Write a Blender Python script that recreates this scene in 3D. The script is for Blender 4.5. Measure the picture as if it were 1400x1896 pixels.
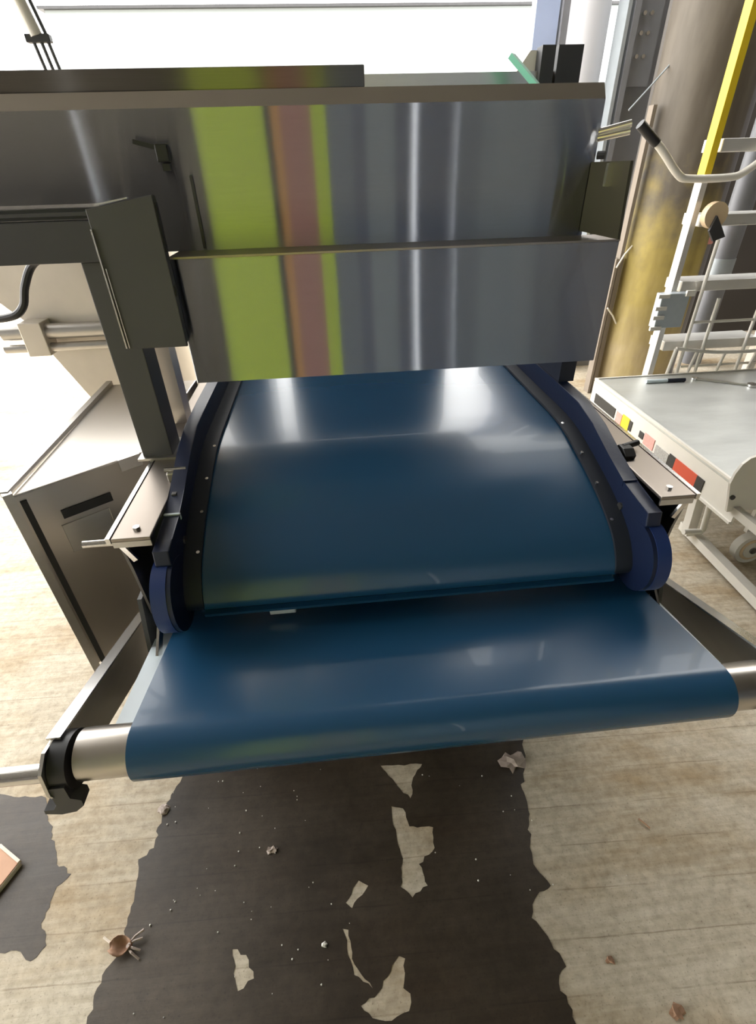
import bpy, bmesh, math, random
from mathutils import Vector, Matrix
random.seed(7)
for o in list(bpy.data.objects): bpy.data.objects.remove(o)
scene = bpy.context.scene
C = scene.collection
PI = math.pi

# ------------------------------------------------------------------ camera
cam_d = bpy.data.cameras.new('camera'); cam = bpy.data.objects.new('camera', cam_d); C.objects.link(cam)
RX = Vector((0.99492973, -0.09731367, -0.02539467))      # image right
RD = Vector((-0.07565249, -0.55777664, -0.8265361))      # image down
RF = Vector((0.06626871, 0.8242665, -0.56231058))        # view direction
cam.matrix_world = Matrix(((RX.x, -RD.x, -RF.x, 0), (RX.y, -RD.y, -RF.y, 0), (RX.z, -RD.z, -RF.z, 1.6), (0, 0, 0, 1)))
cam_d.sensor_fit = 'VERTICAL'; cam_d.sensor_height = 24.0
cam_d.lens = 24.0 * 930.0 / 1896.0
cam_d.clip_start = 0.02; cam_d.clip_end = 300
scene.camera = cam

# ------------------------------------------------------------------ world, exposure
w = bpy.data.worlds.new('overcast_sky'); scene.world = w; w.use_nodes = True
wn = w.node_tree.nodes; wl = w.node_tree.links
bgn = wn['Background']; bgn.inputs[0].default_value = (1.0, 0.985, 0.955, 1); bgn.inputs[1].default_value = 6.0
scene.view_settings.view_transform = 'Standard'
scene.view_settings.look = 'None'
scene.view_settings.gamma = 1.0
scene.view_settings.use_curve_mapping = False
scene.view_settings.exposure = 0.22

# ------------------------------------------------------------------ materials
def _new(name):
    m = bpy.data.materials.new(name); m.use_nodes = True
    nt = m.node_tree; b = nt.nodes['Principled BSDF']
    return m, nt, b
def mat(name, col, rough=.5, metal=0., var=.12, scale=8., bump=0., bscale=60., coat=0., spec=.5, stretch=None, rvar=0.):
    m, nt, b = _new(name); N = nt.nodes; L = nt.links
    tc = N.new('ShaderNodeTexCoord'); mp = N.new('ShaderNodeMapping'); L.new(tc.outputs['Object'], mp.inputs[0])
    if stretch: mp.inputs['Scale'].default_value = stretch
    nz = N.new('ShaderNodeTexNoise'); nz.inputs['Scale'].default_value = scale; nz.inputs['Detail'].default_value = 5
    L.new(mp.outputs[0], nz.inputs['Vector'])
    mx = N.new('ShaderNodeMix'); mx.data_type = 'RGBA'
    lo = [max(0, c * (1 - var)) for c in col]; hi = [min(1, c * (1 + var)) for c in col]
    mx.inputs[6].default_value = (*lo, 1); mx.inputs[7].default_value = (*hi, 1)
    L.new(nz.outputs[0], mx.inputs[0]); L.new(mx.outputs[2], b.inputs['Base Color'])
    b.inputs['Roughness'].default_value = rough; b.inputs['Metallic'].default_value = metal
    b.inputs['Specular IOR Level'].default_value = spec
    b.inputs['Coat Weight'].default_value = coat
    if rvar:
        mr = N.new('ShaderNodeMapRange'); mr.inputs[3].default_value = rough - rvar; mr.inputs[4].default_value = rough + rvar
        L.new(nz.outputs[0], mr.inputs[0]); L.new(mr.outputs[0], b.inputs['Roughness'])
    if bump:
        n2 = N.new('ShaderNodeTexNoise'); n2.inputs['Scale'].default_value = bscale; n2.inputs['Detail'].default_value = 4
        L.new(mp.outputs[0], n2.inputs['Vector'])
        bp = N.new('ShaderNodeBump'); bp.inputs['Strength'].default_value = bump; bp.inputs['Distance'].default_value = .01
        L.new(n2.outputs[0], bp.inputs['Height']); L.new(bp.outputs[0], b.inputs['Normal'])
    return m
def brushed(name, col, rough, aniso, tang):
    m, nt, b = _new(name); N = nt.nodes; L = nt.links
    N.remove(b); b = N.new('ShaderNodeBsdfAnisotropic')
    b.inputs['Roughness'].default_value = rough; b.inputs['Anisotropy'].default_value = aniso
    L.new(b.outputs[0], N['Material Output'].inputs['Surface'])
    cx = N.new('ShaderNodeCombineXYZ')
    for i in range(3): cx.inputs[i].default_value = tang[i]
    L.new(cx.outputs[0], b.inputs['Tangent'])
    tc = N.new('ShaderNodeTexCoord'); mp = N.new('ShaderNodeMapping'); mp.inputs['Scale'].default_value = (2.5, 2.5, 160)
    L.new(tc.outputs['Object'], mp.inputs[0])
    nz = N.new('ShaderNodeTexNoise'); nz.inputs['Scale'].default_value = 5; nz.inputs['Detail'].default_value = 3
    L.new(mp.outputs[0], nz.inputs['Vector'])
    mx = N.new('ShaderNodeMix'); mx.data_type = 'RGBA'
    mx.inputs[6].default_value = (*[c * .9 for c in col], 1); mx.inputs[7].default_value = (*[min(1, c * 1.08) for c in col], 1)
    L.new(nz.outputs[0], mx.inputs[0]); L.new(mx.outputs[2], b.inputs['Color'])
    return m
def concrete(name, wet=False):
    m, nt, b = _new(name); N = nt.nodes; L = nt.links
    tc = N.new('ShaderNodeTexCoord')
    def noise(scale, det, sc=(1, 1, 1)):
        mp = N.new('ShaderNodeMapping'); mp.inputs['Scale'].default_value = sc
        L.new(tc.outputs['Object'], mp.inputs[0])
        n = N.new('ShaderNodeTexNoise'); n.inputs['Scale'].default_value = scale; n.inputs['Detail'].default_value = det
        n.inputs['Roughness'].default_value = .62
        L.new(mp.outputs[0], n.inputs['Vector']); return n
    big = noise(1.7, 6); fine = noise(38, 6); streak = noise(9, 5, (.35, 7, 1)); rust = noise(2.6, 5, (.6, 1.6, 1)); grit = noise(170, 3)
    def ramp(src, p0, c0, p1, c1):
        r = N.new('ShaderNodeValToRGB'); e = r.color_ramp.elements
        e[0].position = p0; e[0].color = c0; e[1].position = p1; e[1].color = c1
        L.new(src.outputs[0], r.inputs[0]); return r
    if wet: base = ramp(big, .3, (.022, .0165, .0115, 1), .7, (.085, .064, .042, 1))
    else: base = ramp(big, .3, (.50, .44, .34, 1), .72, (.68, .61, .49, 1))
    def mul(a, r, f):
        x = N.new('ShaderNodeMix'); x.data_type = 'RGBA'; x.blend_type = 'MULTIPLY'; x.inputs[0].default_value = f
        L.new(a, x.inputs[6]); L.new(r.outputs[0], x.inputs[7]); return x.outputs[2]
    col = mul(base.outputs[0], ramp(fine, .3, (.62, .6, .57, 1), .62, (1, 1, 1, 1)), .75)
    col = mul(col, ramp(streak, .38, (.78, .75, .70, 1), .6, (1, 1, 1, 1)), .65)
    col = mul(col, ramp(grit, .28, (.45, .42, .4, 1), .42, (1, 1, 1, 1)), .7)
    col = mul(col, ramp(rust, .46, (1, 1, 1, 1), .70, (.62, .48, .30, 1)), .85)
    # score lines of the screeded slab, running along x
    mp = N.new('ShaderNodeMapping'); mp.inputs['Rotation'].default_value = (0, 0, .035); L.new(tc.outputs['Object'], mp.inputs[0])
    sp = N.new('ShaderNodeSeparateXYZ'); L.new(mp.outputs[0], sp.inputs[0])
    wob = noise(3, 3); wm = N.new('ShaderNodeMath'); wm.operation = 'MULTIPLY_ADD'; wm.inputs[1].default_value = .016
    L.new(wob.outputs[0], wm.inputs[0]); L.new(sp.outputs['Y'], wm.inputs[2])
    md = N.new('ShaderNodeMath'); md.operation = 'PINGPONG'; md.inputs[1].default_value = .052; L.new(wm.outputs[0], md.inputs[0])
    ln = N.new('ShaderNodeMapRange'); ln.inputs[1].default_value = 0; ln.inputs[2].default_value = .0022; L.new(md.outputs[0], ln.inputs[0])
    brk = noise(4, 3, (1, 3, 1)); br = ramp(brk, .42, (1, 1, 1, 1), .6, (0, 0, 0, 1))
    mxl = N.new('ShaderNodeMath'); mxl.operation = 'MAXIMUM'; L.new(ln.outputs[0], mxl.inputs[0]); L.new(br.outputs[0], mxl.inputs[1])
    lr = ramp(mxl, 0, (.5, .45, .4, 1), 1, (1, 1, 1, 1)); col = mul(col, lr, .8)
    L.new(col, b.inputs['Base Color'])
    rr = N.new('ShaderNodeMapRange'); L.new(big.outputs[0], rr.inputs[0]); rr.inputs[1].default_value = .3; rr.inputs[2].default_value = .7
    rr.inputs[3].default_value = .34 if wet else .7; rr.inputs[4].default_value = .58 if wet else .9
    L.new(rr.outputs[0], b.inputs['Roughness'])
    bp = N.new('ShaderNodeBump'); bp.inputs['Strength'].default_value = .12 if wet else .35; bp.inputs['Distance'].default_value = .004
    ad = N.new('ShaderNodeMath'); ad.operation = 'ADD'; L.new(fine.outputs[0], ad.inputs[0]); L.new(streak.outputs[0], ad.inputs[1])
    L.new(ad.outputs[0], bp.inputs['Height']); L.new(bp.outputs[0], b.inputs['Normal'])
    return m
M = {}
M['floor'] = concrete('broomed_concrete'); M['wet'] = concrete('wet_concrete', True)
M['hood'] = brushed('brushed_hood_steel', (.70, .735, .79), .23, .945, (1, 0, 0))
M['hooddark'] = brushed('dark_brushed_steel', (.27, .26, .25), .3, .85, (1, 0, 0))
M['steel'] = mat('satin_stainless', (.56, .54, .51), .34, 1, .10, 5, .04, 30, stretch=(1, 1, 6))
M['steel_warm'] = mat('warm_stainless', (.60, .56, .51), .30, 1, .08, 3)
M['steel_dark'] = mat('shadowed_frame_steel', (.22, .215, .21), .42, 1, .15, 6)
M['gun'] = mat('dull_grey_steel', (.075, .075, .074), .5, .35, .12, 5)
M['deck'] = mat('beige_worn_stainless', (.33, .29, .255), .38, 1, .08, 6)
M['bright'] = mat('bright_steel', (.78, .77, .75), .20, 1, .05, 12)
M['black'] = mat('black_plastic', (.012, .012, .013), .45, 0, .2, 20)
M['navy_dark'] = mat('navy_black_plastic', (.008, .011, .024), .5, 0, .2, 12)
M['belt'] = mat('blue_belt', (.013, .066, .142), .27, 0, .06, 3, coat=.12, spec=.55)
M['guard'] = mat('shaded_blue_plastic', (.004, .010, .036), .42, 0, .10, 6, .03, 90)  # shade of the inner faces is put into this near-black blue
M['disc'] = mat('lit_blue_disc', (.012, .032, .13), .42, 0, .10, 6)  # guard blue with a brighter colour for the lit rim
M['strip'] = mat('dark_retainer_strip', (.010, .014, .024), .6, 0, .15, 14)
M['palebar'] = mat('pale_blue_plastic', (.62, .70, .74), .35, 0, .06, 10)
M['white'] = mat('white_enamel', (.66, .63, .57), .42, 0, .10, 9, .03, 60)
M['alu'] = mat('aluminium_sheet', (.52, .53, .51), .42, .55, .14, 4, .10, 14, stretch=(1, 2.5, 1), rvar=.1)
M['ladder'] = mat('ladder_aluminium', (.70, .69, .66), .38, .6, .08, 9)
M['yellow'] = mat('safety_yellow_paint', (.75, .54, .02), .4, 0, .10, 12)
M['cast'] = mat('caster_beige', (.62, .47, .30), .5, 0, .1, 20)
M['tan'] = mat('dull_tan_strip', (.24, .20, .16), .6, 0, .15, 8)
M['galv'] = mat('galvanised_grey', (.40, .44, .47), .45, .4, .15, 14)
M['beamgrey'] = mat('painted_beam_grey', (.22, .225, .245), .5, .2, .15, 6)
M['postwhite'] = mat('post_wrap_white', (.62, .62, .66), .55, 0, .12, 3, .1, 7, stretch=(1, 1, .35))
M['curtain'] = mat('pale_blue_strip', (.42, .50, .72), .4, 0, .1, 5)
M['olive'] = mat('dark_olive_plate', (.05, .045, .028), .4, .3, .15, 6)
M['rail'] = mat('dark_channel', (.06, .06, .062), .5, .5, .2, 10)
M['wallgrey'] = mat('bluegrey_siding', (.36, .45, .55), .6, 0, .12, 1.5)
M['wallblue'] = mat('slate_blue_siding', (.21, .28, .43), .6, 0, .12, 1.5)
M['walllight'] = mat('pale_bluegrey_siding', (.58, .70, .78), .6, 0, .10, 1.5)
M['walldark'] = mat('dark_brown_wall', (.055, .047, .04), .7, 0, .25, 2)
M['ceil'] = mat('ceiling_deck', (.16, .16, .16), .8, 0, .1, 2)
M['bwhite'] = mat('white_cladding', (.31, .345, .35), .6, 0, .03, .6)
M['red'] = mat('red_label', (.55, .06, .02), .4, 0, .08, 30)
M['pink'] = mat('pink_label', (.72, .32, .28), .5, 0, .25, 60)
M['ltext'] = mat('grey_print', (.35, .34, .32), .5, 0, .6, 160)
M['greenp'] = mat('green_handle', (.10, .42, .26), .4, 0, .1, 20)
M['cream'] = mat('cream_bracket', (.75, .71, .62), .5, 0, .06, 8)
M['hopper'] = mat('hopper_stainless', (.66, .61, .54), .42, .75, .18, 6, .06, 20)
M['card'] = mat('tan_cardboard', (.55, .33, .22), .8, 0, .15, 18)
M['cardedge'] = mat('cardboard_edge', (.75, .66, .56), .85, 0, .2, 40)
M['leaf'] = mat('dry_leaf_brown', (.30, .17, .10), .7, 0, .4, 30, .2, 60)
M['pale'] = mat('pale_scrap', (.34, .275, .235), .6, 0, .35, 40, .2, 60)
M['crumb'] = mat('pale_crumb', (.72, .70, .64), .5, 0, .2, 50)
M['hivis'] = mat('hivis_yellow_green', (.62, .80, .06), .75, 0, .06, 10)
M['orange'] = mat('orange_tape', (.75, .36, .10), .6, 0, .06, 10)
M['brick'] = mat('brick_red_panel', (.50, .23, .19), .8, 0, .1, 12)
M['slot'] = mat('dark_pipe_grey', (.24, .23, .24), .45, .2, .2, 5)
# painted concrete column: yellow band low down, worn
def column_mat():
    m, nt, b = _new('worn_yellow_column'); N = nt.nodes; L = nt.links
    tc = N.new('ShaderNodeTexCoord'); sp = N.new('ShaderNodeSeparateXYZ'); L.new(tc.outputs['Object'], sp.inputs[0])
    nz = N.new('ShaderNodeTexNoise'); nz.inputs['Scale'].default_value = 6.0; nz.inputs['Detail'].default_value = 6; L.new(tc.outputs['Object'], nz.inputs['Vector'])
    ad = N.new('ShaderNodeMath'); ad.operation = 'MULTIPLY_ADD'; ad.inputs[1].default_value = 1.1; L.new(nz.outputs[0], ad.inputs[0]); L.new(sp.outputs['Z'], ad.inputs[2])
    r = N.new('ShaderNodeValToRGB'); mr = N.new('ShaderNodeMapRange'); mr.inputs[1].default_value = 0.4; mr.inputs[2].default_value = 2.9
    L.new(ad.outputs[0], mr.inputs[0]); L.new(mr.outputs[0], r.inputs[0])
    e = r.color_ramp.elements; e[0].position = .0; e[0].color = (.46, .37, .24, 1); e[1].position = .68; e[1].color = (.13, .11, .085, 1)
    x = r.color_ramp.elements.new(.22); x.color = (.44, .35, .16, 1); x = r.color_ramp.elements.new(.46); x.color = (.40, .31, .085, 1)
    n2 = N.new('ShaderNodeTexNoise'); n2.inputs['Scale'].default_value = 9; n2.inputs['Detail'].default_value = 6
    mp = N.new('ShaderNodeMapping'); mp.inputs['Scale'].default_value = (1, 1, .25); L.new(tc.outputs['Object'], mp.inputs[0]); L.new(mp.outputs[0], n2.inputs['Vector'])
    mx = N.new('ShaderNodeMix'); mx.data_type = 'RGBA'; mx.blend_type = 'MULTIPLY'; mx.inputs[0].default_value = .7
    r2 = N.new('ShaderNodeValToRGB'); r2.color_ramp.elements[0].position = .35; r2.color_ramp.elements[0].color = (.55, .52, .48, 1); r2.color_ramp.elements[1].position = .6; L.new(n2.outputs[0], r2.inputs[0])
    L.new(r.outputs[0], mx.inputs[6]); L.new(r2.outputs[0], mx.inputs[7]); L.new(mx.outputs[2], b.inputs['Base Color'])
    b.inputs['Roughness'].default_value = .6
    return m
M['column'] = column_mat()

# ------------------------------------------------------------------ helpers
class B:
    """collects shapes in one bmesh; build() links ONE mesh object"""
    def __init__(s): s.bm = bmesh.new()
    def box(s, x0, x1, y0, y1, z0, z1, bev=0.):
        r = bmesh.ops.create_cube(s.bm, size=1)['verts']
        for v in r: v.co = Vector(((x0 + x1) / 2 + v.co.x * (x1 - x0), (y0 + y1) / 2 + v.co.y * (y1 - y0), (z0 + z1) / 2 + v.co.z * (z1 - z0)))
        if bev:
            es = list({e for v in r for e in v.link_edges})
            bmesh.ops.bevel(s.bm, geom=es, offset=bev, segments=2, affect='EDGES', profile=.5)
        return s
    def obox(s, c, ux, uy, hx, hy, z0, z1, bev=0.):
        """box turned about z: centre c(x,y), unit axis ux, uy, half sizes"""
        r = bmesh.ops.create_cube(s.bm, size=1)['verts']
        for v in r:
            a, b_ = v.co.x * 2 * hx, v.co.y * 2 * hy
            v.co = Vector((c[0] + ux[0] * a + uy[0] * b_, c[1] + ux[1] * a + uy[1] * b_, (z0 + z1) / 2 + v.co.z * (z1 - z0)))
        if bev:
            es = list({e for v in r for e in v.link_edges})
            bmesh.ops.bevel(s.bm, geom=es, offset=bev, segments=2, affect='EDGES', profile=.5)
        return s
    def bar(s, p, q, w, h, up=(0, 0, 1)):
        p, q = Vector(p), Vector(q); d = (q - p).normalized(); a = d.cross(Vector(up)).normalized(); b_ = a.cross(d)
        vs = [s.bm.verts.new(e + a * (i * w / 2) + b_ * (j * h / 2)) for e in (p, q) for i, j in ((-1, -1), (1, -1), (1, 1), (-1, 1))]
        for f in ((3, 2, 1, 0), (4, 5, 6, 7), (0, 1, 5, 4), (1, 2, 6, 5), (2, 3, 7, 6), (3, 0, 4, 7)): s.bm.faces.new([vs[i] for i in f])
        return s
    def tube(s, pts, r, n=12, cap=True):
        pts = [Vector(p) for p in pts]; rings = []
        rr = r if isinstance(r, (list, tuple)) else [r] * len(pts)
        ref = None
        for i, p in enumerate(pts):
            t = (pts[min(i + 1, len(pts) - 1)] - pts[max(i - 1, 0)]).normalized()
            if ref is None: ref = t.orthogonal().normalized()
            ref = (ref - t * ref.dot(t)).normalized(); b_ = t.cross(ref)
            rings.append([s.bm.verts.new(p + (ref * math.cos(2 * PI * k / n) + b_ * math.sin(2 * PI * k / n)) * rr[i]) for k in range(n)])
        for a, c in zip(rings, rings[1:]):
            for k in range(n): s.bm.faces.new((a[k], a[(k + 1) % n], c[(k + 1) % n], c[k]))
        if cap:
            s.bm.faces.new(rings[0][::-1]); s.bm.faces.new(rings[-1])
        return s
    def prism(s, poly, x0, x1, axis='x', bev=0.):
        """poly (a,b) extruded: axis x -> (y,z) outline; axis z -> (x,y); axis y -> (x,z)"""
        def P(a, b_, t): return {'x': (t, a, b_), 'z': (a, b_, t), 'y': (a, t, b_)}[axis]
        A = [s.bm.verts.new(P(a, b_, x0)) for a, b_ in poly]; D = [s.bm.verts.new(P(a, b_, x1)) for a, b_ in poly]
        n = len(poly); fs = [s.bm.faces.new(A[::-1]), s.bm.faces.new(D)]
        for k in range(n): s.bm.faces.new((A[k], A[(k + 1) % n], D[(k + 1) % n], D[k]))
        if bev:
            es = list(fs[0].edges) + list(fs[1].edges)
            bmesh.ops.bevel(s.bm, geom=es, offset=bev, segments=2, affect='EDGES', profile=.5)
        return s
    def build(s, name, m, parent=None, smooth=35, loc=None):
        bmesh.ops.recalc_face_normals(s.bm, faces=s.bm.faces)
        me = bpy.data.meshes.new(name); 
        if loc is not None:
            bmesh.ops.translate(s.bm, verts=s.bm.verts, vec=-Vector(loc))
        s.bm.to_mesh(me); s.bm.free()
        if smooth:
            me.polygons.foreach_set('use_smooth', [True] * len(me.polygons)); me.set_sharp_from_angle(angle=math.radians(18 if smooth <= 35 else smooth))
        me.materials.append(M[m] if isinstance(m, str) else m)
        o = bpy.data.objects.new(name, me); C.objects.link(o)
        if loc is not None: o.location = loc
        if parent: 
            o.parent = parent
            pw = Vector((0, 0, 0)); q = parent
            while q: pw += Vector(q.location); q = q.parent
            o.location = Vector(o.location) - pw
        return o
def thing(name, label, cat, loc, group=None):
    o = bpy.data.objects.new(name, None); C.objects.link(o); o.location = loc; o.empty_display_size = .05
    return tag(o, label, cat, group)
def tag(o, label, cat, group=None, kind=None):
    o['label'] = label; o['category'] = cat
    if group: o['group'] = group
    if kind: o['kind'] = kind
    return o
def struct(o, label=None):
    o['kind'] = 'structure'
    if label: o['label'] = label
    return o
def smooth_path(pts, n=6):
    """Catmull-Rom through 2D/3D points"""
    P = [Vector(p) for p in pts]; out = []
    for i in range(len(P) - 1):
        p0 = P[max(i - 1, 0)]; p1 = P[i]; p2 = P[i + 1]; p3 = P[min(i + 2, len(P) - 1)]
        for k in range(n):
            t = k / n
            out.append(.5 * ((2 * p1) + (p2 - p0) * t + (2 * p0 - 5 * p1 + 4 * p2 - p3) * t * t + (3 * p1 - p0 - 3 * p2 + p3) * t ** 3))
    out.append(P[-1]); return out
def sheet(loop, th, x0, x1, nx=1):
    """closed band following a (y,z) line, with thickness"""
    L_ = [Vector((p[0], p[1])) for p in loop]; n = len(L_)
    nor = []
    for i in range(n):
        t = (L_[min(i + 1, n - 1)] - L_[max(i - 1, 0)]).normalized(); nor.append(Vector((-t.y, t.x)))
    poly = [(p.x, p.y) for p in L_] + [(p.x + m_.x * th, p.y + m_.y * th) for p, m_ in zip(reversed(L_), reversed(nor))]
    b = B(); bm = b.bm
    A = [bm.verts.new((x0, p[0], p[1])) for p in poly]; D = [bm.verts.new((x1, p[0], p[1])) for p in poly]
    N_ = len(poly)
    for k in range(N_): bm.faces.new((A[k], A[(k + 1) % N_], D[(k + 1) % N_], D[k]))
    for V in (A, D):
        for i in range(n - 1): bm.faces.new((V[i], V[i + 1], V[N_ - 2 - i], V[N_ - 1 - i]))
    return b

# ------------------------------------------------------------------ setting
o = B().box(-16, 9, -7, 30, -.3, 0).build('floor', 'floor', smooth=0); struct(o, 'broomed grey concrete floor with wet stains')
o = B().box(-9, 7, -6, 1.0, 4.4, 4.6).box(-3.3, 7, 1.0, 3.3, 4.4, 4.6).build('ceiling', 'ceil', smooth=0); struct(o)  # unseen roof, its edges shaped for the daylight on the floor
# unseen wall behind the camera; sheet tones and gaps invented for the hood stripes
for a, c, m_ in [(-9.0, -2.83, 'walldark'), (-2.75, -1.35, 'walldark'), (-1.35, .45, 'wallgrey'), (.45, .62, 'wallblue'), (.62, .98, 'walllight'), (.98, 1.20, 'wallblue'), (1.27, 1.74, 'wallblue'), (1.785, 2.1, 'wallgrey'), (2.1, 2.9, 'walllight'), (2.9, 3.3, 'wallgrey'), (3.3, 4.2, 'wallblue'), (4.2, 7, 'walldark')]:
    o = B().box(a, c, -5.2, -5.05, 0, 4.4).build('wall_back', m_, smooth=0); struct(o)
o = B().box(6.0, 6.2, -5.2, 9, 0, 4.4).build('wall_right', 'walldark', smooth=0); struct(o)
o = B().box(2.95, 6.0, 5.4, 5.6, 0, 4.4).build('wall_rear', 'walldark', smooth=0); struct(o)
# pale building over the yard
bw = thing('white_building', 'pale white clad building beyond the open bay, behind the machine', 'building', (1, 16, 0))
B().box(-5.75, 9, 16, 16.4, 0, 4.70).build('wall', 'bwhite', bw, 0)
B().box(-5.85, 9, 15.88, 16.5, 4.70, 4.75).build('eave', 'rail', bw, 0)
# column and door-side posts
o = B().tube([(2.50, 3.98, 0), (2.50, 3.98, 4.4)], .29, 48).build('concrete_column', 'column', smooth=40); struct(o, 'round concrete column with worn yellow paint')
o = B().box(1.60, 1.77, 4.75, 4.85, 0, 4.4).build('trim_1', 'curtain', smooth=0); struct(o, 'pale blue door side strip')
o = B().box(1.785, 1.83, 4.72, 4.85, 0, 4.4).build('trim_2', 'beamgrey', smooth=0); struct(o)
o = B().tube([(1.98, 4.75, 0), (1.98, 4.75, 4.4)], .15, 28).build('trim_3', 'postwhite', smooth=40); struct(o, 'white wrapped round post')
o = B().box(2.125, 2.150, 4.45, 4.6, 0, 4.4).build('trim_4', 'galv', smooth=0); struct(o, 'light steel door channel')
st = B().box(2.175, 2.215, 4.45, 4.60, 0, 4.4).box(2.24, 2.47, 4.57, 4.60, 0, 4.4).box(2.24, 2.40, 4.50, 4.515, 2.05, 4.4).build('trim_5', 'beamgrey', smooth=0); struct(st, 'grey bolted steel door post')
for k, z in enumerate((2.43, 2.33, 2.21)):
    for x in (2.265, 2.315):
        B().tube([(x, 4.50, z), (x, 4.478, z)], .013, 6).build('bolt', 'bright', st, 0)

# ------------------------------------------------------------------ the machine
XC = .145
mc = thing('conveyor_machine', 'large stainless machine with brushed hood, blue conveyor belts and front roller', 'machine', (XC, 1.2, 0))
# belts
top = [(2.3, 1.0), (1.5, 1.0), (1.30, 1.0), (1.20, .991), (1.10, .967), (1.0, .938), (.93, .911), (.88, .884), (.850, .855), (.832, .822), (.840, .803), (.865, .795), (.95, .797), (2.3, .82)]
B_ = sheet(smooth_path(top, 6)[::-1], .004, XC - .47, XC + .47); B_.build('upper_belt', 'belt', mc, 50)
RY, RZ, RR = .562, .733, .051
loop = [(1.5, .62), (1.0, .708), (.80, .743)]
a0, a1 = math.radians(80), math.radians(290)
loop += [(RY + RR * math.cos(a0 + (a1 - a0) * k / 22), RZ + RR * math.sin(a0 + (a1 - a0) * k / 22)) for k in range(23)]
loop += [(.80, .72 - .10), (1.5, .50)]
sheet(loop[::-1], .004, -.41, .71).build('lower_belt', 'belt', mc, 50)
ro = B().tube([(-.505, RY, RZ), (.81, RY, RZ)], .0455, 40).build('front_roller', 'steel_warm', mc, 40)
for xa, xb in ((-.96, -.545), (.835, 1.2)):
    B().tube([(xa, .55, .706), (xb, .55, .706)], .0170, 20).build('handle_rod', 'bright', mc, 40)
# side guards with end discs, retainer strips and screws
gp = [(2.2, 1.07), (1.40, 1.072), (1.23, 1.070), (1.13, 1.048), (1.03, 1.014), (.94, .985), (.87, .978), (.832, .976), (.826, .945), (.835, .90), (.85, .86), (.85, .80), (.90, .765), (1.2, .77), (2.2, .80)]
for s in (-1, 1):
    xi, xo = XC + s * .505, XC + s * .538
    g = B().prism(gp, min(xi, xo), max(xi, xo), 'x', .003).build('side_guard', 'guard', mc, 30)
    xa, xb = XC + s * .514, XC + s * .545
    disc = [(.838 + .079 * math.cos(t), .856 + .086 * math.sin(t)) for t in [2 * PI * k / 40 for k in range(40)]]
    B().prism(disc, min(xa, xb), max(xa, xb), 'x', .004).build('end_disc', 'disc', g, 30)
    B().prism([((p[0] - .838) * .985 + .838, (p[1] - .856) * .985 + .856) for p in disc], *sorted((XC + s * .5045, XC + s * .514)), 'x').build('disc_shade_plate', 'guard', g, 30)  # thin dark layer painting shade on the disc's inner face
    # inner lining between guard and belt
    st_ = [(2.2, 1.006)] + [(p[0], p[1] + .006) for p in top[1:11]]
    q = sheet(smooth_path(st_, 5)[::-1], .007, min(XC + s * .466, XC + s * .505), max(XC + s * .466, XC + s * .505)).build('retainer_strip', 'strip', g, 40)
    for (y, z) in ((1.235, 1.004), (1.10, .983), (1.0, .952), (.905, .908), (.842, .80)):
        ny, nz = (-.28, .96) if y > .86 else (-.9, -.2)
        B().tube([(XC + s * .474, y, z), (XC + s * .474, y + ny * .006, z + nz * .006)], .0042, 8).build('screw', 'bright', g, 0)
    B().tube([(xi - s * .0, .93, .93), (xi - s * .004, .93, .93)], .009, 12).build('plug', 'steel_dark', g, 0)
    # joint line blocks on top of the guard
    B().box(min(xi, xo) - .001, max(xi, xo) + .001, .945, .951, .975, .990).build('joint_strip', 'palebar' if s < 0 else 'guard', g, 0)
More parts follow.
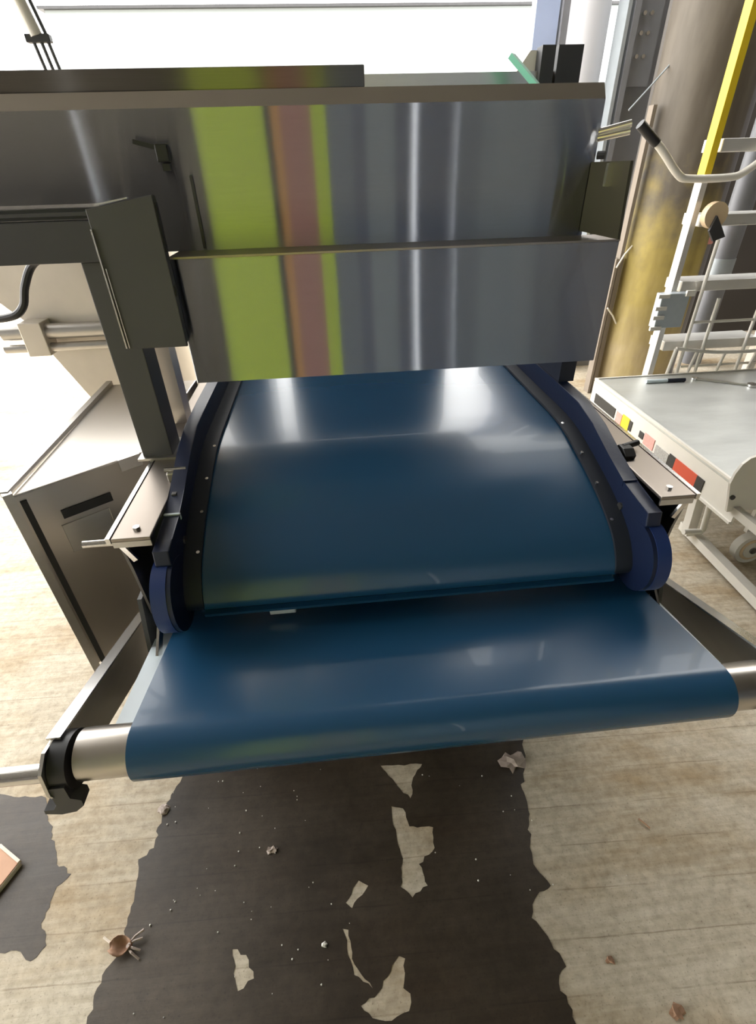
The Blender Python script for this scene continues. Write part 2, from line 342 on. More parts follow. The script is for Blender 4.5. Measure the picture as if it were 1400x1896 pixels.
# deck plates over the side frames
for s in (-1, 1):
    xa, xb = sorted((XC + s * .540, XC + s * .618))
    d = B().box(xa, xb, .853, 1.95, .992, 1.0, .0015).build('deck_plate', 'deck', mc, 30)
    B().box(xa + .001, xb - .001, .853, .857, .978, .992).build('front_lip', 'steel', d, 0)
    for (y, dx) in ((.885, .035), (1.09 if s < 0 else 1.15, .010)):
        xx = XC + s * (.540 + dx)
        B().tube([(xx, y, 1.0), (xx, y, 1.006)], .0075, 6).build('bolt', 'bright', d, 0)
    xo = XC + s * .618
    B().bar((xo + s * .006, .853, .995), (xo + s * .006, 1.22 if s < 0 else 1.95, .995), .009, .014).build('edge_rail', 'bright', d, 0)
    # dark frame under the plate
    xf0, xf1 = sorted((XC + s * .606, XC + s * .612))
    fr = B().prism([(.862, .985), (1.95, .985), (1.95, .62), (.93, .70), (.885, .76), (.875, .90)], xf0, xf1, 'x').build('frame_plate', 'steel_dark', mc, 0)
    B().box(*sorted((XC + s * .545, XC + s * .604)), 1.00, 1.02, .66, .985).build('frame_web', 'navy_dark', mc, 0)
    B().bar((XC + s * .609, .862, .985), (XC + s * .585, .858, .94), .006, .012).build('corner_tab', 'bright', fr, 0)
    B().tube([(XC + s * .575, .99, .90), (XC + s * .575, .965, .90), (XC + s * .575, .955, .89)], .006, 8).build('bolt', 'bright', fr, 0)
    B().tube([(XC + s * .575, .995, .855), (XC + s * .575, .91, .855)], .016, 14).build('pivot_stub', 'steel', fr, 40)
    # link down to the swing arm
    lk = B().prism([(.88, .81), (.95, .81), (.96, .70), (.92, .635), (.86, .635), (.84, .68)], *sorted((XC + s * .618, XC + s * .628)), 'x').build('link_plate', 'gun', mc, 0)
    B().tube([(XC + s * .60, .885, .68), (XC + s * .64, .885, .68)], .014, 14).build('pivot_pin', 'bright', lk, 40)
    B().bar((XC + s * .570, .93, .86), (XC + s * .585, .80, .71), .006, .02).build('strut', 'bright', mc, 0)
    # swing arm: bent channel
    ap = [(.985, .662), (.90, .690), (.58, .778), (.535, .788), (.505, .77), (.496, .72), (.51, .672), (.555, .652), (.60, .648), (.72, .615), (.985, .535)]
    xw0, xw1 = sorted((XC + s * .688, XC + s * .694))
    arm = B().prism(ap, xw0, xw1, 'x').build('swing_arm', 'steel', mc, 0)
    B().bar((XC + s * .684, .985, .668), (XC + s * .684, .560, .7895), .024, .005, (0, -.2, 1)).build('arm_flange', 'bright', arm, 0)
    xk0, xk1 = sorted((XC + s * .657, XC + s * .687))
    ring = [(.555 + .050 * math.cos(t), .735 + .050 * math.sin(t)) for t in [2 * PI * k / 28 for k in range(28)]]
    B().prism(ring, xk0, xk1, 'x').build('web_shade_disc', 'black', arm, 30)  # black disc painting the shade between arm web and roller
    hook = [(-.690, .735), (-.662, .735), (-.664, .700), (-.648, .690), (-.650, .672), (-.668, .655), (-.695, .650), (-.722, .657), (-.720, .668), (-.703, .668), (-.694, .682)]
    B().prism([(XC - s * h[0], h[1]) for h in hook], .500, .528, 'y').build('hook', 'rail', arm, 30)
    # made-up bar filling in the pale wedge beside the lower belt
    B().bar((XC + s * .590, 1.02, .660), (XC + s * .590, .615, .722), .056, .010).build('pale_wedge_bar', 'palebar', mc, 0)
# latch clamp (left) and knob (right)
lt = B().box(-.412, -.372, 1.072, 1.092, 1.0, 1.022, .003).build('latch', 'steel', mc, 30)
B().tube([(-.415, 1.082, 1.026), (-.365, 1.082, 1.026)], .007, 10).build('latch_pin', 'bright', lt, 40)
B().box(-.386, -.376, 1.0, 1.07, 1.002, 1.008).build('latch_arm', 'steel_dark', lt, 0)
kn = B().prism([(1.025, 1.0), (1.075, 1.0), (1.08, 1.008), (1.065, 1.022), (1.04, 1.022), (1.022, 1.01)], .69, .718, 'x', .003).build('clamp_knob', 'black', mc, 30)
B().tube([(.70, 1.06, 1.016), (.748, 1.078, 1.016)], .008, 10).build('knob_lever', 'black', kn, 40)
B().box(-.19, -.13, .853, .875, .752, .770, .002).build('scraper_tab', 'palebar', mc, 0)
# stub tube at the left deck plate
B().tube([(-.475, .865, .985), (-.535, .865, .985)], .0075, 12).build('stub_tube', 'bright', mc, 40)
# inner cover under the hood; unseen rear blocks shaped for belt glints
B().box(.655, .70, 1.38, 2.2, 1.072, 1.19).build('inner_cover', 'navy_dark', mc, 0)
B().box(-.19, .50, 2.2, 2.5, .6, 1.7).build('rear_glint_block', 'steel_dark', mc, 0)
B().box(-.50, -.29, 2.2, 2.5, .6, 1.7).build('rear_glint_block', 'steel_dark', mc, 0)
B().box(-.36, .66, 1.18, 2.36, .08, .60).build('base_light_block', 'steel_dark', mc, 0)  # added unseen block that keeps daylight out under the machine
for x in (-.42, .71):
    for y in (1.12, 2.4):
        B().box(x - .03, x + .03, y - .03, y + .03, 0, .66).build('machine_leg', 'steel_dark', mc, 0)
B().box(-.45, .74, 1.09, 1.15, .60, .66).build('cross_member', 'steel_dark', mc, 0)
# hood
lo = B().box(-.326, .652, 1.20, 1.212, 1.191, 1.457, .002).build('lower_hood_panel', 'hood', mc, 30)
B().box(-.326, .652, 1.1985, 1.30, 1.457, 1.461).build('hood_ledge', 'deck', mc, 0)
up = B().box(-.95, .608, 1.30, 1.315, 1.461, 1.712).build('upper_hood_panel', 'hood', mc, 0)
B().prism([(1.30, 1.712), (1.318, 1.740), (1.36, 1.740), (1.36, 1.712)], -.95, .608, 'x').build('hood_bevel', 'steel_warm', mc, 0)
B().box(-.95, .106, 1.322, 1.345, 1.740, 1.775, .002).build('top_strip', 'hooddark', mc, 30)
B().box(.106, .62, 1.62, 1.66, 1.762, 1.796).build('rear_rail', 'steel', mc, 0)
B().box(-.95, .608, 1.36, 2.2, 1.72, 1.735).build('hood_top', 'steel', mc, 0)
B().box(.566, .572, 1.60, 1.64, 1.735, 1.842).box(.572, .60, 1.60, 1.606, 1.735, 1.842).build('angle_post', 'rail', mc, 0)
B().box(.607, .670, 1.60, 1.66, 1.735, 1.842).build('square_post', 'rail', mc, 0)
B().prism([(.47, 1.735), (.566, 1.735), (.566, 1.838), (.55, 1.838)], 1.64, 1.65, 'y').build('cream_gusset', 'cream', mc, 0)
gh = B().bar((.475, 1.55, 1.815), (.53, 1.50, 1.752), .022, .012).build('green_lever', 'greenp', mc, 0)
# right bracket plate standing out from the panel
br = B().prism([(1.115, 1.470), (1.298, 1.470), (1.298, 1.603), (1.128, 1.603)], .600, .606, 'x').build('bracket_plate', 'olive', mc, 0)
B().box(.588, .612, 1.19, 1.20, 1.56, 1.60).build('bracket_tab', 'bright', br, 0)
B().tube([(.60, 1.29, 1.645), (.66, 1.27, 1.655)], .007, 10).tube([(.60, 1.29, 1.655), (.66, 1.27, 1.668)], .007, 10).build('hinge_pin', 'bright', mc, 40)
B().tube([(.612, 1.30, 1.615), (.625, 1.29, 1.615)], .008, 10).build('cap_screw', 'black', mc, 0)
# small latch on the upper panel left of the stripe
la = B().box(-.325, -.300, 1.283, 1.300, 1.625, 1.655, .002).build('panel_latch', 'black', mc, 0)
B().bar((-.325, 1.288, 1.650), (-.365, 1.288, 1.660), .006, .008).build('latch_lever', 'black', la, 0)
B().box(-.318, -.304, 1.288, 1.300, 1.61, 1.622).build('latch_foot', 'black', la, 0)
B().box(-.270, -.264, 1.296, 1.3, 1.465, 1.60).build('panel_seam', 'rail', mc, 0)
# beam, tray and post at the left
B().box(-.95, -.452, 1.180, 1.204, 1.460, 1.534, .002).build('cross_beam', 'rail', mc, 30)
ty = B().box(-.95, -.452, 1.190, 1.290, 1.536, 1.541).build('tray', 'black', mc, 0)
B().bar((-.95, 1.186, 1.545), (-.452, 1.186, 1.545), .008, .006).build('tray_rail', 'rail', ty, 0)
B().bar((-.95, 1.222, 1.5475), (-.452, 1.262, 1.5475), .012, .008).build('tray_rail', 'gun', ty, 0)
B().bar((-.95, 1.270, 1.556), (-.45, 1.250, 1.556), .006, .006).build('tray_rail', 'bright', ty, 0)
B().box(-.505, -.430, 1.205, 1.285, 1.0, 1.458, .002).build('post', 'gun', mc, 30)
B().box(-.515, -.42, 1.19, 1.31, 1.0, 1.006).build('post_foot', 'steel', mc, 0)
B().box(-.500, -.44, 1.42, 1.48, 1.0, 1.5).build('post', 'steel_warm', mc, 0)
cb = B().prism([(-.443, 1.292), (-.322, 1.292), (-.322, 1.570), (-.443, 1.550)], 1.172, 1.1985, 'y').build('control_box', 'gun', mc, 0)
B().prism([(-.447, 1.289), (-.318, 1.289), (-.318, 1.573), (-.447, 1.553)], 1.160, 1.171, 'y', .0015).build('box_door', 'gun', cb, 30)
B().bar((-.43, 1.166, 1.559), (-.365, 1.166, 1.569), .010, .003).build('top_highlight', 'bright', cb, 0)  # bright bar painting the highlight along the box top
B().box(-.4475, -.4445, 1.156, 1.160, 1.292, 1.52).build('door_edge', 'bright', cb, 0)
B().box(-.4415, -.4395, 1.158, 1.160, 1.292, 1.45).build('door_edge', 'bright', cb, 0)
B().box(-.3185, -.3165, 1.165, 1.182, 1.475, 1.560).build('dark_gap_strip', 'black', cb, 0)  # black strip painting the dark gap between box and hood
B().box(-.3185, -.3165, 1.163, 1.180, 1.392, 1.412).build('box_latch', 'black', cb, 0)
# side cabinet, front face turned outward
A_ = (-.825, 1.143); Bq = (-.555, 1.352)
cab = B().prism([A_, Bq, (-.53, 1.95), (-.850, 1.95)], .315, .950, 'z', .004).build('side_cabinet', 'steel_warm', mc, 30)
ux = Vector((Bq[0] - A_[0], Bq[1] - A_[1])).normalized(); uy = Vector((ux.y, -ux.x))     # uy points to the viewer
def on_face(a, out, ha, ho, z0, z1, bev=0.):
    c = Vector(A_) + ux * a + uy * out
    return B().obox(c, ux, uy, ha, ho, z0, z1, bev)
on_face(-.006, -.004, .011, .014, .300, .962).build('corner_flange', 'steel', cab, 0)
on_face(.019, .002, .0075, .003, .318, .930).build('corner_groove', 'black', cab, 0)
on_face(.135, .0015, .062, .0025, .735, .825, .001).build('name_plate', 'steel', cab, 30)
on_face(.150, .0015, .065, .003, .842, .868).build('slot', 'black', cab, 0)
B().box(-.540, -.461, 1.45, 1.80, .74, .90).build('cabinet_bracket', 'steel_dark', cab, 0)
on_face(.290, .006, .03, .006, .92, .955).build('hinge_tab', 'bright', cab, 0)
B().bar((-.838, 1.143, .957), (-.852, 1.95, .957), .020, .016).build('top_flange', 'steel', cab, 0)

# ------------------------------------------------------------------ hopper, hose, cable at the left rear
hp = thing('hopper', 'beige steel hopper with tapering funnel behind the machine post', 'hopper', (-1.0, 2.25, 0))
B().prism([(-1.34, 1.37), (-.62, 1.37), (-.62, 1.13), (-1.12, 1.13)], 2.10, 2.6, 'y').build('hopper_body', 'hopper', hp, 0)
B().prism([(-1.15, 1.12), (-.64, 1.12), (-.64, .80), (-1.0, .80)], 2.12, 2.58, 'y').build('funnel', 'hopper', hp, 0)
B().tube([(-1.22, 2.06, 1.13), (-.60, 2.06, 1.13)], .028, 16).build('rim_tube', 'steel', hp, 40)
B().tube([(-1.23, 2.05, 1.075), (-.60, 2.05, 1.075)], .016, 14).build('rim_tube', 'steel', hp, 40)
B().box(-1.14, -1.06, 2.02, 2.10, 1.05, 1.17, .003).build('rim_bracket', 'hopper', hp, 30)
for x in (-.95, -.68):
    for y in (2.15, 2.55): B().box(x - .02, x + .02, y - .02, y + .02, 0, .82).build('hopper_leg', 'steel', hp, 0)
hs = B().tube(smooth_path([(-.66, 1.45, 1.455), (-.745, 1.50, 1.425), (-.785, 1.5, 1.375), (-.81, 1.5, 1.325), (-.85, 1.5, 1.300), (-.93, 1.52, 1.300), (-1.05, 1.6, 1.36)], 6), .010, 10).build('hose', 'black')
tag(hs, 'thin dark cable looping below the cross beam at left', 'cable')
cb2 = thing('hanging_cable', 'bundle of pale cables hanging from above behind the dark hood, top left', 'cable', (-.78, 2.15, 1.745))
for dx in (-.022, 0, .020):
    B().tube([(-.775 + dx, 2.15, 1.745), (-.808 + dx, 2.15, 1.955)], .0055, 8).build('cable', 'gun', cb2, 40)
B().tube([(-.815, 2.15, 1.960), (-.845, 2.15, 2.08), (-1.40, 2.15, 4.4)], .018, 12).build('cable_sleeve', 'cream', cb2, 40)
B().tube([(-.786, 2.15, 1.960), (-.815, 2.15, 2.08), (-1.36, 2.15, 4.4)], .0055, 8).build('cable', 'rail', cb2, 40)
B().box(-.848, -.776, 2.138, 2.162, 1.945, 1.965, .003).build('cable_clamp', 'rail', cb2, 0)

# ------------------------------------------------------------------ lift cart at the right
ct = thing('lift_table_cart', 'white framed lift cart with scuffed metal platform beside the machine', 'cart', (2.1, 2.25, 0))
pl = B().box(1.60, 2.72, 1.56, 2.885, .488, .50, .002).build('platform', 'alu', ct, 30)
B().bar((1.606, 1.56, .503), (1.606, 2.885, .503), .012, .010).build('platform_rim', 'white', ct, 0)
B().bar((1.606, 2.879, .503), (2.72, 2.879, .503), .010, .008).build('platform_rim', 'white', ct, 0)
sk = B().box(1.600, 1.612, 1.56, 2.885, .335, .488).build('side_skirt', 'white', ct, 0)
def lab(y0, y1, z0, z1, m_, n='label_patch'): return B().box(1.5965, 1.600, y0, y1, z0, z1).build(n, m_, sk, 0)
lab(2.58, 2.83, .372, .430, 'black', 'opening'); lab(2.50, 2.56, .35, .425, 'pink'); lab(2.42, 2.495, .345, .435, 'yellow')
lab(2.39, 2.42, .375, .43, 'black', 'opening'); lab(2.17, 2.26, .37, .43, 'pink'); lab(2.27, 2.31, .385, .42, 'black')
lab(2.04, 2.15, .355, .415, 'ltext'); lab(1.985, 2.035, .355, .425, 'black'); lab(1.82, 1.985, .355, .425, 'red'); lab(1.77, 1.82, .355, .425, 'black')
B().bar((1.597, 1.56, .345), (1.597, 2.41, .345), .012, .012).build('skirt_rail', 'white', ct, 0)
for y in (1.86, 2.80):
    B().bar((1.66, y, .49), (1.70, y, .06), .045, .045, (0, 1, 0)).build('cart_leg', 'white', ct, 0)
B().bar((2.66, 2.80, .49), (2.66, 2.80, .06), .045, .045, (0, 1, 0)).build('cart_leg', 'white', ct, 0)
B().bar((2.66, 1.86, .49), (2.66, 1.86, .06), .045, .045, (0, 1, 0)).build('cart_leg', 'white', ct, 0)
B().tube([(1.665, 1.78, .42), (1.697, 1.78, .145), (1.690, 1.78, .132), (1.60, 1.78, .138)], .014, 10).build('bent_tube', 'white', ct, 40)
B().bar((1.74, 1.95, .045), (1.715, 1.15, .045), .045, .045).build('base_rail', 'white', ct, 0)
B().bar((2.62, 2.75, .045), (2.62, 1.15, .045), .045, .045).build('base_rail', 'white', ct, 0)
B().bar((1.575, 1.56, .425), (1.575, 1.10, .425), .030, .035).build('lower_bar', 'white', ct, 0)
def wheel(x, y, par):
    t = B().tube([(x - .02, y, .078), (x + .02, y, .078)], .078, 28).build('wheel', 'white', par, 40)
    B().tube([(x - .024, y, .078), (x + .024, y, .078)], .045, 24).build('hub', 'cast', t, 40)
    B().tube([(x - .03, y, .078), (x + .03, y, .078)], .014, 14).build('axle', 'steel', t, 40)
def wheel_y(x, y, par):
    t = B().tube([(x, y - .02, .078), (x, y + .02, .078)], .078, 28).build('wheel', 'white', par, 40)
    B().tube([(x, y - .023, .078), (x, y + .02, .078)], .058, 24).build('rim', 'cast', t, 40)
    B().tube([(x, y - .026, .078), (x, y + .02, .078)], .044, 24).build('hub', 'white', t, 40)
    B().tube([(x, y - .034, .078), (x, y + .02, .078)], .016, 14).build('axle', 'steel_dark', t, 40)
wheel_y(1.895, 1.70, ct); wheel(2.62, 1.45, ct); wheel(2.62, 2.7, ct); wheel(1.80, 2.7, ct)
B().bar((1.895, 1.74, .14), (1.895, 1.74, .49), .03, .02, (0, 1, 0)).build('wheel_fork', 'white', ct, 0)
rp = [(1.54, .42), (1.52, .50), (1.504, .555), (1.508, .60), (1.522, .640), (1.545, .664), (1.575, .674), (1.90, .674), (1.90, .42)]
gd = B().prism(rp, 1.540, 1.551, 'y').build('guard_plate', 'white', ct, 30)
B().tube([(1.535, 1.540, .492), (1.535, 1.533, .492)], .010, 10).build('bolt', 'rail', gd, 0)
mk = thing('marker_pen', 'black and blue marker lying on the cart platform near its far edge', 'pen', (1.98, 2.75, .51))
B().tube([(1.86, 2.765, .511), (1.99, 2.762, .511)], .011, 12).build('cap', 'palebar', mk, 40)
B().tube([(1.99, 2.762, .511), (2.10, 2.758, .511)], .011, 12).build('barrel', 'navy_dark', mk, 40)
wr = thing('wrench', 'long thin steel wrench lying on the cart platform', 'wrench', (2.3, 2.7, .508))
B().bar((2.18, 2.775, .507), (2.42, 2.625, .507), .016, .010).build('handle', 'steel', wr, 0)
B().tube([(2.43, 2.62, .502), (2.43, 2.62, .514)], .030, 14).build('head', 'bright', wr, 40)
B().tube([(2.175, 2.778, .502), (2.175, 2.778, .513)], .018, 12).build('ring_end', 'bright', wr, 40)

# ------------------------------------------------------------------ rolling ladder
ld = thing('rolling_ladder', 'aluminium rolling ladder with yellow upper rail and white handle bar by column', 'ladder', (2.3, 2.97, 0))
for x in (1.985, 2.66):
    B().box(x - .016, x + .016, 2.93, 2.99, .04, 1.535).build('side_rail', 'ladder', ld, 0)
    B().box(x - .018, x + .018, 2.925, 2.985, 1.535, 3.0).build('upper_rail', 'yellow', ld, 0)
for z in (.33, .66, 1.0, 1.33, 1.66):
    t = B().box(2.03, 2.642, 2.94, 3.10, z - .028, z + .028, .003).build('step', 'ladder', ld, 30)
B().tube(smooth_path([(1.555, 2.87, 1.735), (1.665, 2.87, 1.655), (1.79, 2.87, 1.545), (1.86, 2.87, 1.525), (2.06, 2.87, 1.525), (2.14, 2.87, 1.545), (2.26, 2.87, 1.63)], 5), .018, 12).build('handle_bar', 'white', ld, 40)
B().tube([(1.535, 2.87, 1.750), (1.64, 2.87, 1.673)], .022, 12).build('grip', 'black', ld, 40)
B().tube([(1.985, 2.87, 1.525), (1.985, 2.94, 1.525)], .014, 10).build('handle_mount', 'steel', ld, 40)
cw = B().tube([(2.055, 2.86, 1.36), (2.055, 2.90, 1.36)], .062, 22).build('caster', 'cast', ld, 40)
B().prism([(2.05, 1.36), (2.10, 1.30), (2.13, 1.26), (2.07, 1.24), (2.03, 1.29)], 2.845, 2.860, 'y').build('caster_fork', 'rail', cw, 0)
bx = B().box(1.865, 2.03, 2.84, 2.90, .80, .985, .004).build('gearbox_plate', 'galv', ld, 30)
for z in (.80, .86, .91, .975): B().box(1.84, 1.905, 2.83, 2.845, z - .010, z + .010).build('clip', 'white', bx, 0)
B().box(2.0, 2.05, 2.83, 2.845, .97, 1.0).build('clip', 'white', bx, 0)
def rod(*pts, r=.010): B().tube(pts, r, 8).build('cage_bar', 'white', ld, 40)
rod((2.14, 2.905, 1.24), (2.14, 2.905, .02)); rod((2.53, 2.905, .935), (2.53, 2.905, .02)); rod((2.26, 2.905, .935), (2.26, 2.905, .02))
rod((2.14, 2.905, .805), (2.80, 2.905, .805), r=.008); rod((2.17, 2.93, .53), (2.80, 2.93, .53), r=.008); rod((2.07, 2.905, .42), (2.09, 2.905, .655), r=.010)
B().tube(smooth_path([(2.09, 2.905, .655), (2.20, 2.902, .64), (2.36, 2.902, .62), (2.62, 2.902, .615), (2.80, 2.905, .64)], 6), .011, 8).build('cage_hoop', 'white', ld, 40)
for x in (2.23, 2.42, 2.63): rod((x, 2.903, .625), (x - .03, 2.903, .43), r=.009)
B().box(1.95, 2.70, 2.93, 3.05, 0, .04).build('base', 'ladder', ld, 0)

# ------------------------------------------------------------------ pipes and wires behind
for i, (x, y, r, m_, lb) in enumerate([(3.0, 4.3, .10, 'slot', 'grey upright pipe behind the ladder steps, nearest the column'), (3.42, 4.5, .09, 'beamgrey', 'darker upright pipe behind the ladder, farther right')]):
    p = B().tube([(x, y, 0), (x, y, 4.4)], r, 24).build('upright_pipe', m_, None, 40); tag(p, lb, 'pipe', 'upright pipes behind the ladder')
    B().tube([(x, y, 1.05 - i * .3), (x, y, 1.2 - i * .3)], r + .004, 24).build('pipe_band', 'pink' if i == 0 else 'galv', p, 40)
wa = B().tube([(2.216, 3.94, 2.094), (2.10, 3.92, 1.98), (1.99, 3.90, 1.875)], .005, 6).build('tie_wire', 'galv'); tag(wa, 'thin slanting wire from the column top toward the steel door post', 'wire')
wa = B().tube([(2.222, 3.90, 1.10), (2.15, 3.85, 1.05), (2.10, 3.83, .97)], .006, 6).build('tie_wire', 'cream'); tag(wa, 'short pale wire end on the yellow column just below the hood bracket', 'wire')
wa = B().tube([(2.228, 3.885, .56), (2.17, 3.86, .63), (2.105, 3.84, .69)], .006, 6).build('tie_wire', 'cream'); tag(wa, 'short pale wire end low on the yellow column beside the lower hood', 'wire')
cs = B().box(2.15, 2.175, 3.90, 3.96, 0, 1.9).box(2.115, 2.135, 3.88, 3.96, 0, 1.02).box(2.12, 2.20, 3.93, 3.96, 0, 1.02).build('trim_6', 'tan'); struct(cs, 'narrow pale angle strip along the column')

# ------------------------------------------------------------------ wet patches and debris on the floor
def jag(pts, seed, n=9, amp=.0055):
    rnd = random.Random(seed); out = []
    for i in range(len(pts)):
        a = Vector(pts[i]); c = Vector(pts[(i + 1) % len(pts)]); d = c - a; nn = Vector((-d.y, d.x)).normalized() if d.length else d
        k_ = max(1, min(n, int(d.length / .011)))
        for k in range(k_):
            out.append(a + d * (k / k_) + (nn * rnd.uniform(-amp, amp) if k else Vector((0, 0))))
    return out
def film(name, rings, z, m_):
    bm = bmesh.new(); es = []
    for r in rings:
        vs = [bm.verts.new((p[0], p[1], z)) for p in r]
        es += [bm.edges.new((vs[i], vs[(i + 1) % len(vs)])) for i in range(len(vs))]
    bmesh.ops.triangle_fill(bm, edges=es, use_beauty=True, normal=(0, 0, 1))
    for f in bm.faces:
        if f.normal.z < 0: f.normal_flip()
    g = bmesh.ops.extrude_face_region(bm, geom=list(bm.faces))
    for v in g['geom']:
        if isinstance(v, bmesh.types.BMVert): v.co.z -= z
    bmesh.ops.recalc_face_normals(bm, faces=bm.faces)
    me = bpy.data.meshes.new(name); bm.to_mesh(me); bm.free(); me.materials.append(M[m_])
    o = bpy.data.objects.new(name, me); C.objects.link(o); return o
WET = [(-0.78, 0.15), (-0.7, 0.3), (-0.677, 0.359), (-0.675, 0.42), (-0.658, 0.463), (-0.639, 0.514), (-0.645, 0.554), (-0.644, 0.626), (-0.657, 0.691), (-0.621, 0.717), (-0.62, 0.806), (-0.601, 0.876), (-0.55, 1.0), (-0.4, 1.05), (0.5, 1.05), (0.56, 1.0), (0.516, 0.829), (0.483, 0.764), (0.481, 0.7), (0.457, 0.614), (0.447, 0.561), (0.475, 0.507), (0.422, 0.482), (0.4, 0.444), (0.43, 0.391), (0.449, 0.343), (0.42, 0.316), (0.433, 0.269), (0.431, 0.246), (0.42, 0.1), (0.3, -0.2), (-0.5, -0.2)]
HOLES = [[(0.054, 0.885), (0.189, 0.875), (0.153, 0.835), (0.135, 0.773), (0.109, 0.802)], [(0.074, 0.756), (0.108, 0.746), (0.12, 0.694), (0.189, 0.684), (0.183, 0.63), (0.132, 0.595), (0.147, 0.542), (0.102, 0.52), (0.074, 0.547), (0.089, 0.613), (0.079, 0.662)], [(-0.038, 0.574), (-0.013, 0.559), (-0.059, 0.513), (-0.075, 0.527)], [(-0.086, 0.473), (-0.071, 0.469), (-0.065, 0.411), (-0.019, 0.352), (-0.062, 0.381)], [(0.05, 0.405), (0.065, 0.398), (0.053, 0.345), (0.068, 0.334), (0.061, 0.305), (0.019, 0.293), (-0.024, 0.302), (-0.049, 0.325), (-0.007, 0.343)], [(-0.362, 0.461), (-0.326, 0.446), (-0.302, 0.399), (-0.338, 0.38)]]
WETL = [(-1.36, 0.8), (-1.3, 0.9), (-1.19, 0.935), (-1.152, 0.928), (-1.0, 0.9), (-0.939, 0.795), (-0.886, 0.704), (-0.835, 0.675), (-0.862, 0.647), (-0.868, 0.566), (-0.834, 0.518), (-0.86, 0.489), (-0.906, 0.515), (-0.944, 0.514), (-1.16, 0.46), (-1.27, 0.49), (-1.34, 0.58), (-1.31, 0.68)]
o = film('wet_patch', [jag(WET, 1)] + [jag(h, 10 + i, 7, .004) for i, h in enumerate(HOLES)], .0008, 'wet'); tag(o, 'large dark wet patch on the concrete under the front roller', 'wet patch', kind='stuff')
o = film('wet_patch', [jag(WETL, 2)], .0008, 'wet'); tag(o, 'smaller brown wet patch at the left, by the cardboard scrap', 'wet patch', kind='stuff')
cd = thing('cardboard_scrap', 'torn tan cardboard scrap at the left edge of the floor', 'cardboard', (-1.03, .70, 0))
B().prism([(-1.15, .74), (-1.06, .765), (-.985, .716), (-1.0, .68), (-1.02, .635), (-1.15, .60)], .012, .019, 'z').build('sheet', 'card', cd, 0)
B().bar((-1.062, .764, .016), (-.985, .714, .016), .008, .010).build('torn_edge', 'cardedge', cd, 0)
B().bar((-.985, .714, .008), (-1.02, .632, .008), .004, .016).build('torn_edge', 'cardedge', cd, 0)
def scrap(name, label, cat, x, y, s, m_, seed, flat=.5):
    rnd = random.Random(seed); bm = bmesh.new()
    bmesh.ops.create_icosphere(bm, subdivisions=2, radius=1)
    for v in bm.verts:
        k = rnd.uniform(.45, 1.25); v.co = Vector((v.co.x * k * s, v.co.y * k * s * rnd.uniform(.6, 1), max(-.0, v.co.z * k * s * flat + s * flat * .3)))
    me = bpy.data.meshes.new(name); bm.to_mesh(me); bm.free(); me.materials.append(M[m_])
    o = bpy.data.objects.new(name, me); C.objects.link(o); o.location = (x, y, .001); return tag(o, label, cat)
def leaf_cluster(x, y):
    t = thing('dry_leaf', 'curled dry brown leaf on the edge of the wet patch, bottom left', 'leaf', (x, y, 0))
    pts = []
    b = B(); bm = b.bm; g = []
    for i in range(7):
        row = []
        for j in range(6):
            u, v = i / 6, j / 5; wd = .022 * math.sin(PI * (.12 + .8 * u))
            row.append(bm.verts.new((x - .03 + u * .055, y + (v - .5) * 2 * wd, .003 + .020 * abs(v - .5) ** 1.3 * 2 + .006 * math.sin(u * 7))))
        g.append(row)
    for i in range(6):
        for j in range(5): bm.faces.new((g[i][j], g[i + 1][j], g[i + 1][j + 1], g[i][j + 1]))
    o = b.build('blade', 'leaf', t, 60)
    md = o.modifiers.new('th', 'SOLIDIFY'); md.thickness = .002
    for k in range(4):
        a = -.6 + k * .4
        B().tube([(x + .012, y, .008), (x + .03, y + .018 * math.sin(a * 2), .016), (x + .048, y + .03 * math.sin(a * 2), .004 + .004 * k)], .0028, 6).build('curl', 'pale', t, 40)
    B().tube([(x - .03, y + .01, .014), (x - .05, y + .022, .016)], .003, 6).build('stem', 'cardedge', t, 40)
leaf_cluster(-.637, .492)
scrap('food_scrap', 'small pale crumpled scrap just left of the belt front', 'scrap', -.616, .821, .018, 'pale', 3)
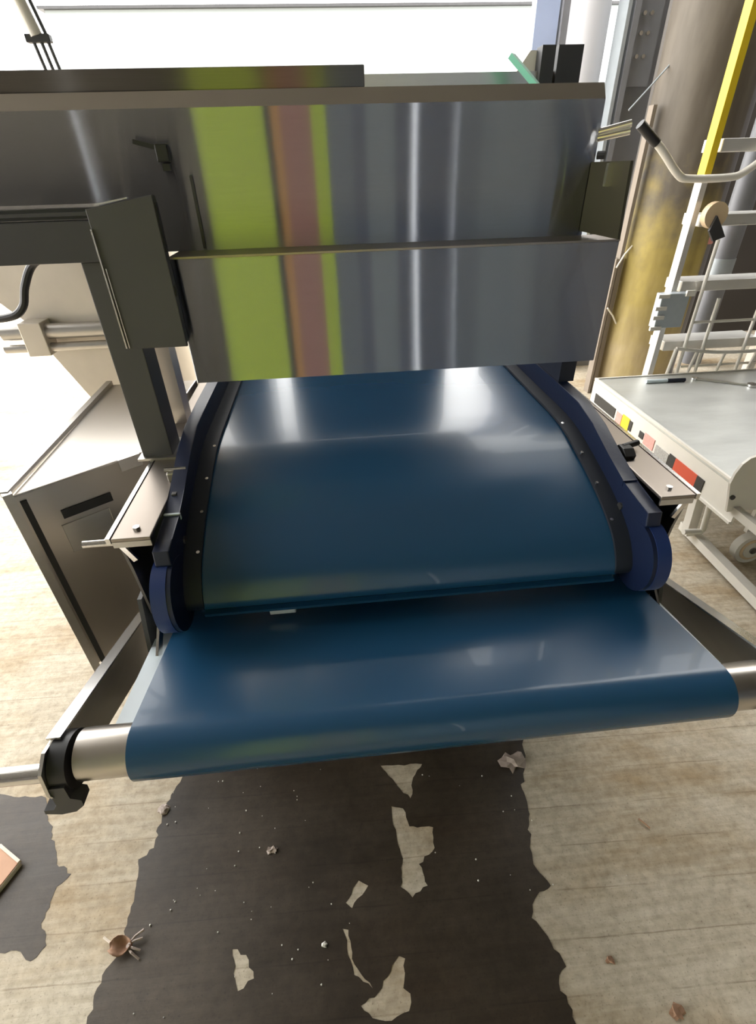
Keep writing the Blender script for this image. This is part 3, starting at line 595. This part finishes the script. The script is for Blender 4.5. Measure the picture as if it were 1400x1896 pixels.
scrap('food_scrap', 'pinkish scrap in the dark wet shadow under the roller', 'scrap', -.278, .673, .016, 'pale', 4)
scrap('food_scrap', 'large crumpled pale scrap below the belt edge at right of the wet patch', 'scrap', .482, .847, .042, 'pale', 5, .35)
scrap('food_scrap', 'small white scrap near the bottom centre in the wet patch', 'scrap', -.133, .445, .009, 'crumb', 6)
scrap('brown_chip', 'dark brown chip on the dry floor at lower right', 'chip', .56, .343, .012, 'leaf', 8, .3)
scrap('dirt_clump', 'brown dirt clump at the bottom edge right', 'dirt', .667, .24, .020, 'leaf', 9, .3)
tw = B().tube([(.792, .640, .004), (.800, .628, .006), (.812, .612, .004)], .0022, 6).build('twig', 'leaf'); tag(tw, 'tiny dark twig on the pale dry floor at right', 'twig')
b = B(); rnd = random.Random(21)
for k in range(75):
    zone = rnd.random()
    if zone < .62: x, y = rnd.uniform(-.62, -.12), rnd.uniform(.35, .95)
    elif zone < .8: x, y = rnd.uniform(.1, .5), rnd.uniform(.5, .85)
    else: x, y = rnd.uniform(-1.0, .9), rnd.uniform(.2, .95)
    r = rnd.uniform(.0009, .0026)
    vs = bmesh.ops.create_icosphere(b.bm, subdivisions=1, radius=r)['verts']
    for v in vs: v.co += Vector((x, y, r * .98 + .0009))
o = b.build('crumbs', 'crumb', None, 0); tag(o, 'tiny pale crumbs scattered over the wet floor', 'crumbs', kind='stuff')

# ------------------------------------------------------------------ unseen screen added behind the viewpoint to put upright stripes in the hood
sc = thing('reflection_screen', 'added unseen tall yellow-green and brick-red panelled screen, mirrored as stripes in the hood', 'screen', (-.4, -2.2, 0))
for a, c, m_ in ((-.90, -.385, 'hivis'), (-.34, -.265, 'orange'), (-.265, -.03, 'brick'), (-.03, .085, 'hivis')):
    B().box(a, c, -2.22, -2.18, .04, 3.2).build('panel', m_, sc, 0)
B().box(-.385, -.34, -2.23, -2.165, .04, 3.22).build('mullion', 'rail', sc, 0)
for x in (-.86, -.36, .05): B().box(x - .03, x + .03, -2.5, -1.9, 0, .04).build('foot', 'rail', sc, 0)
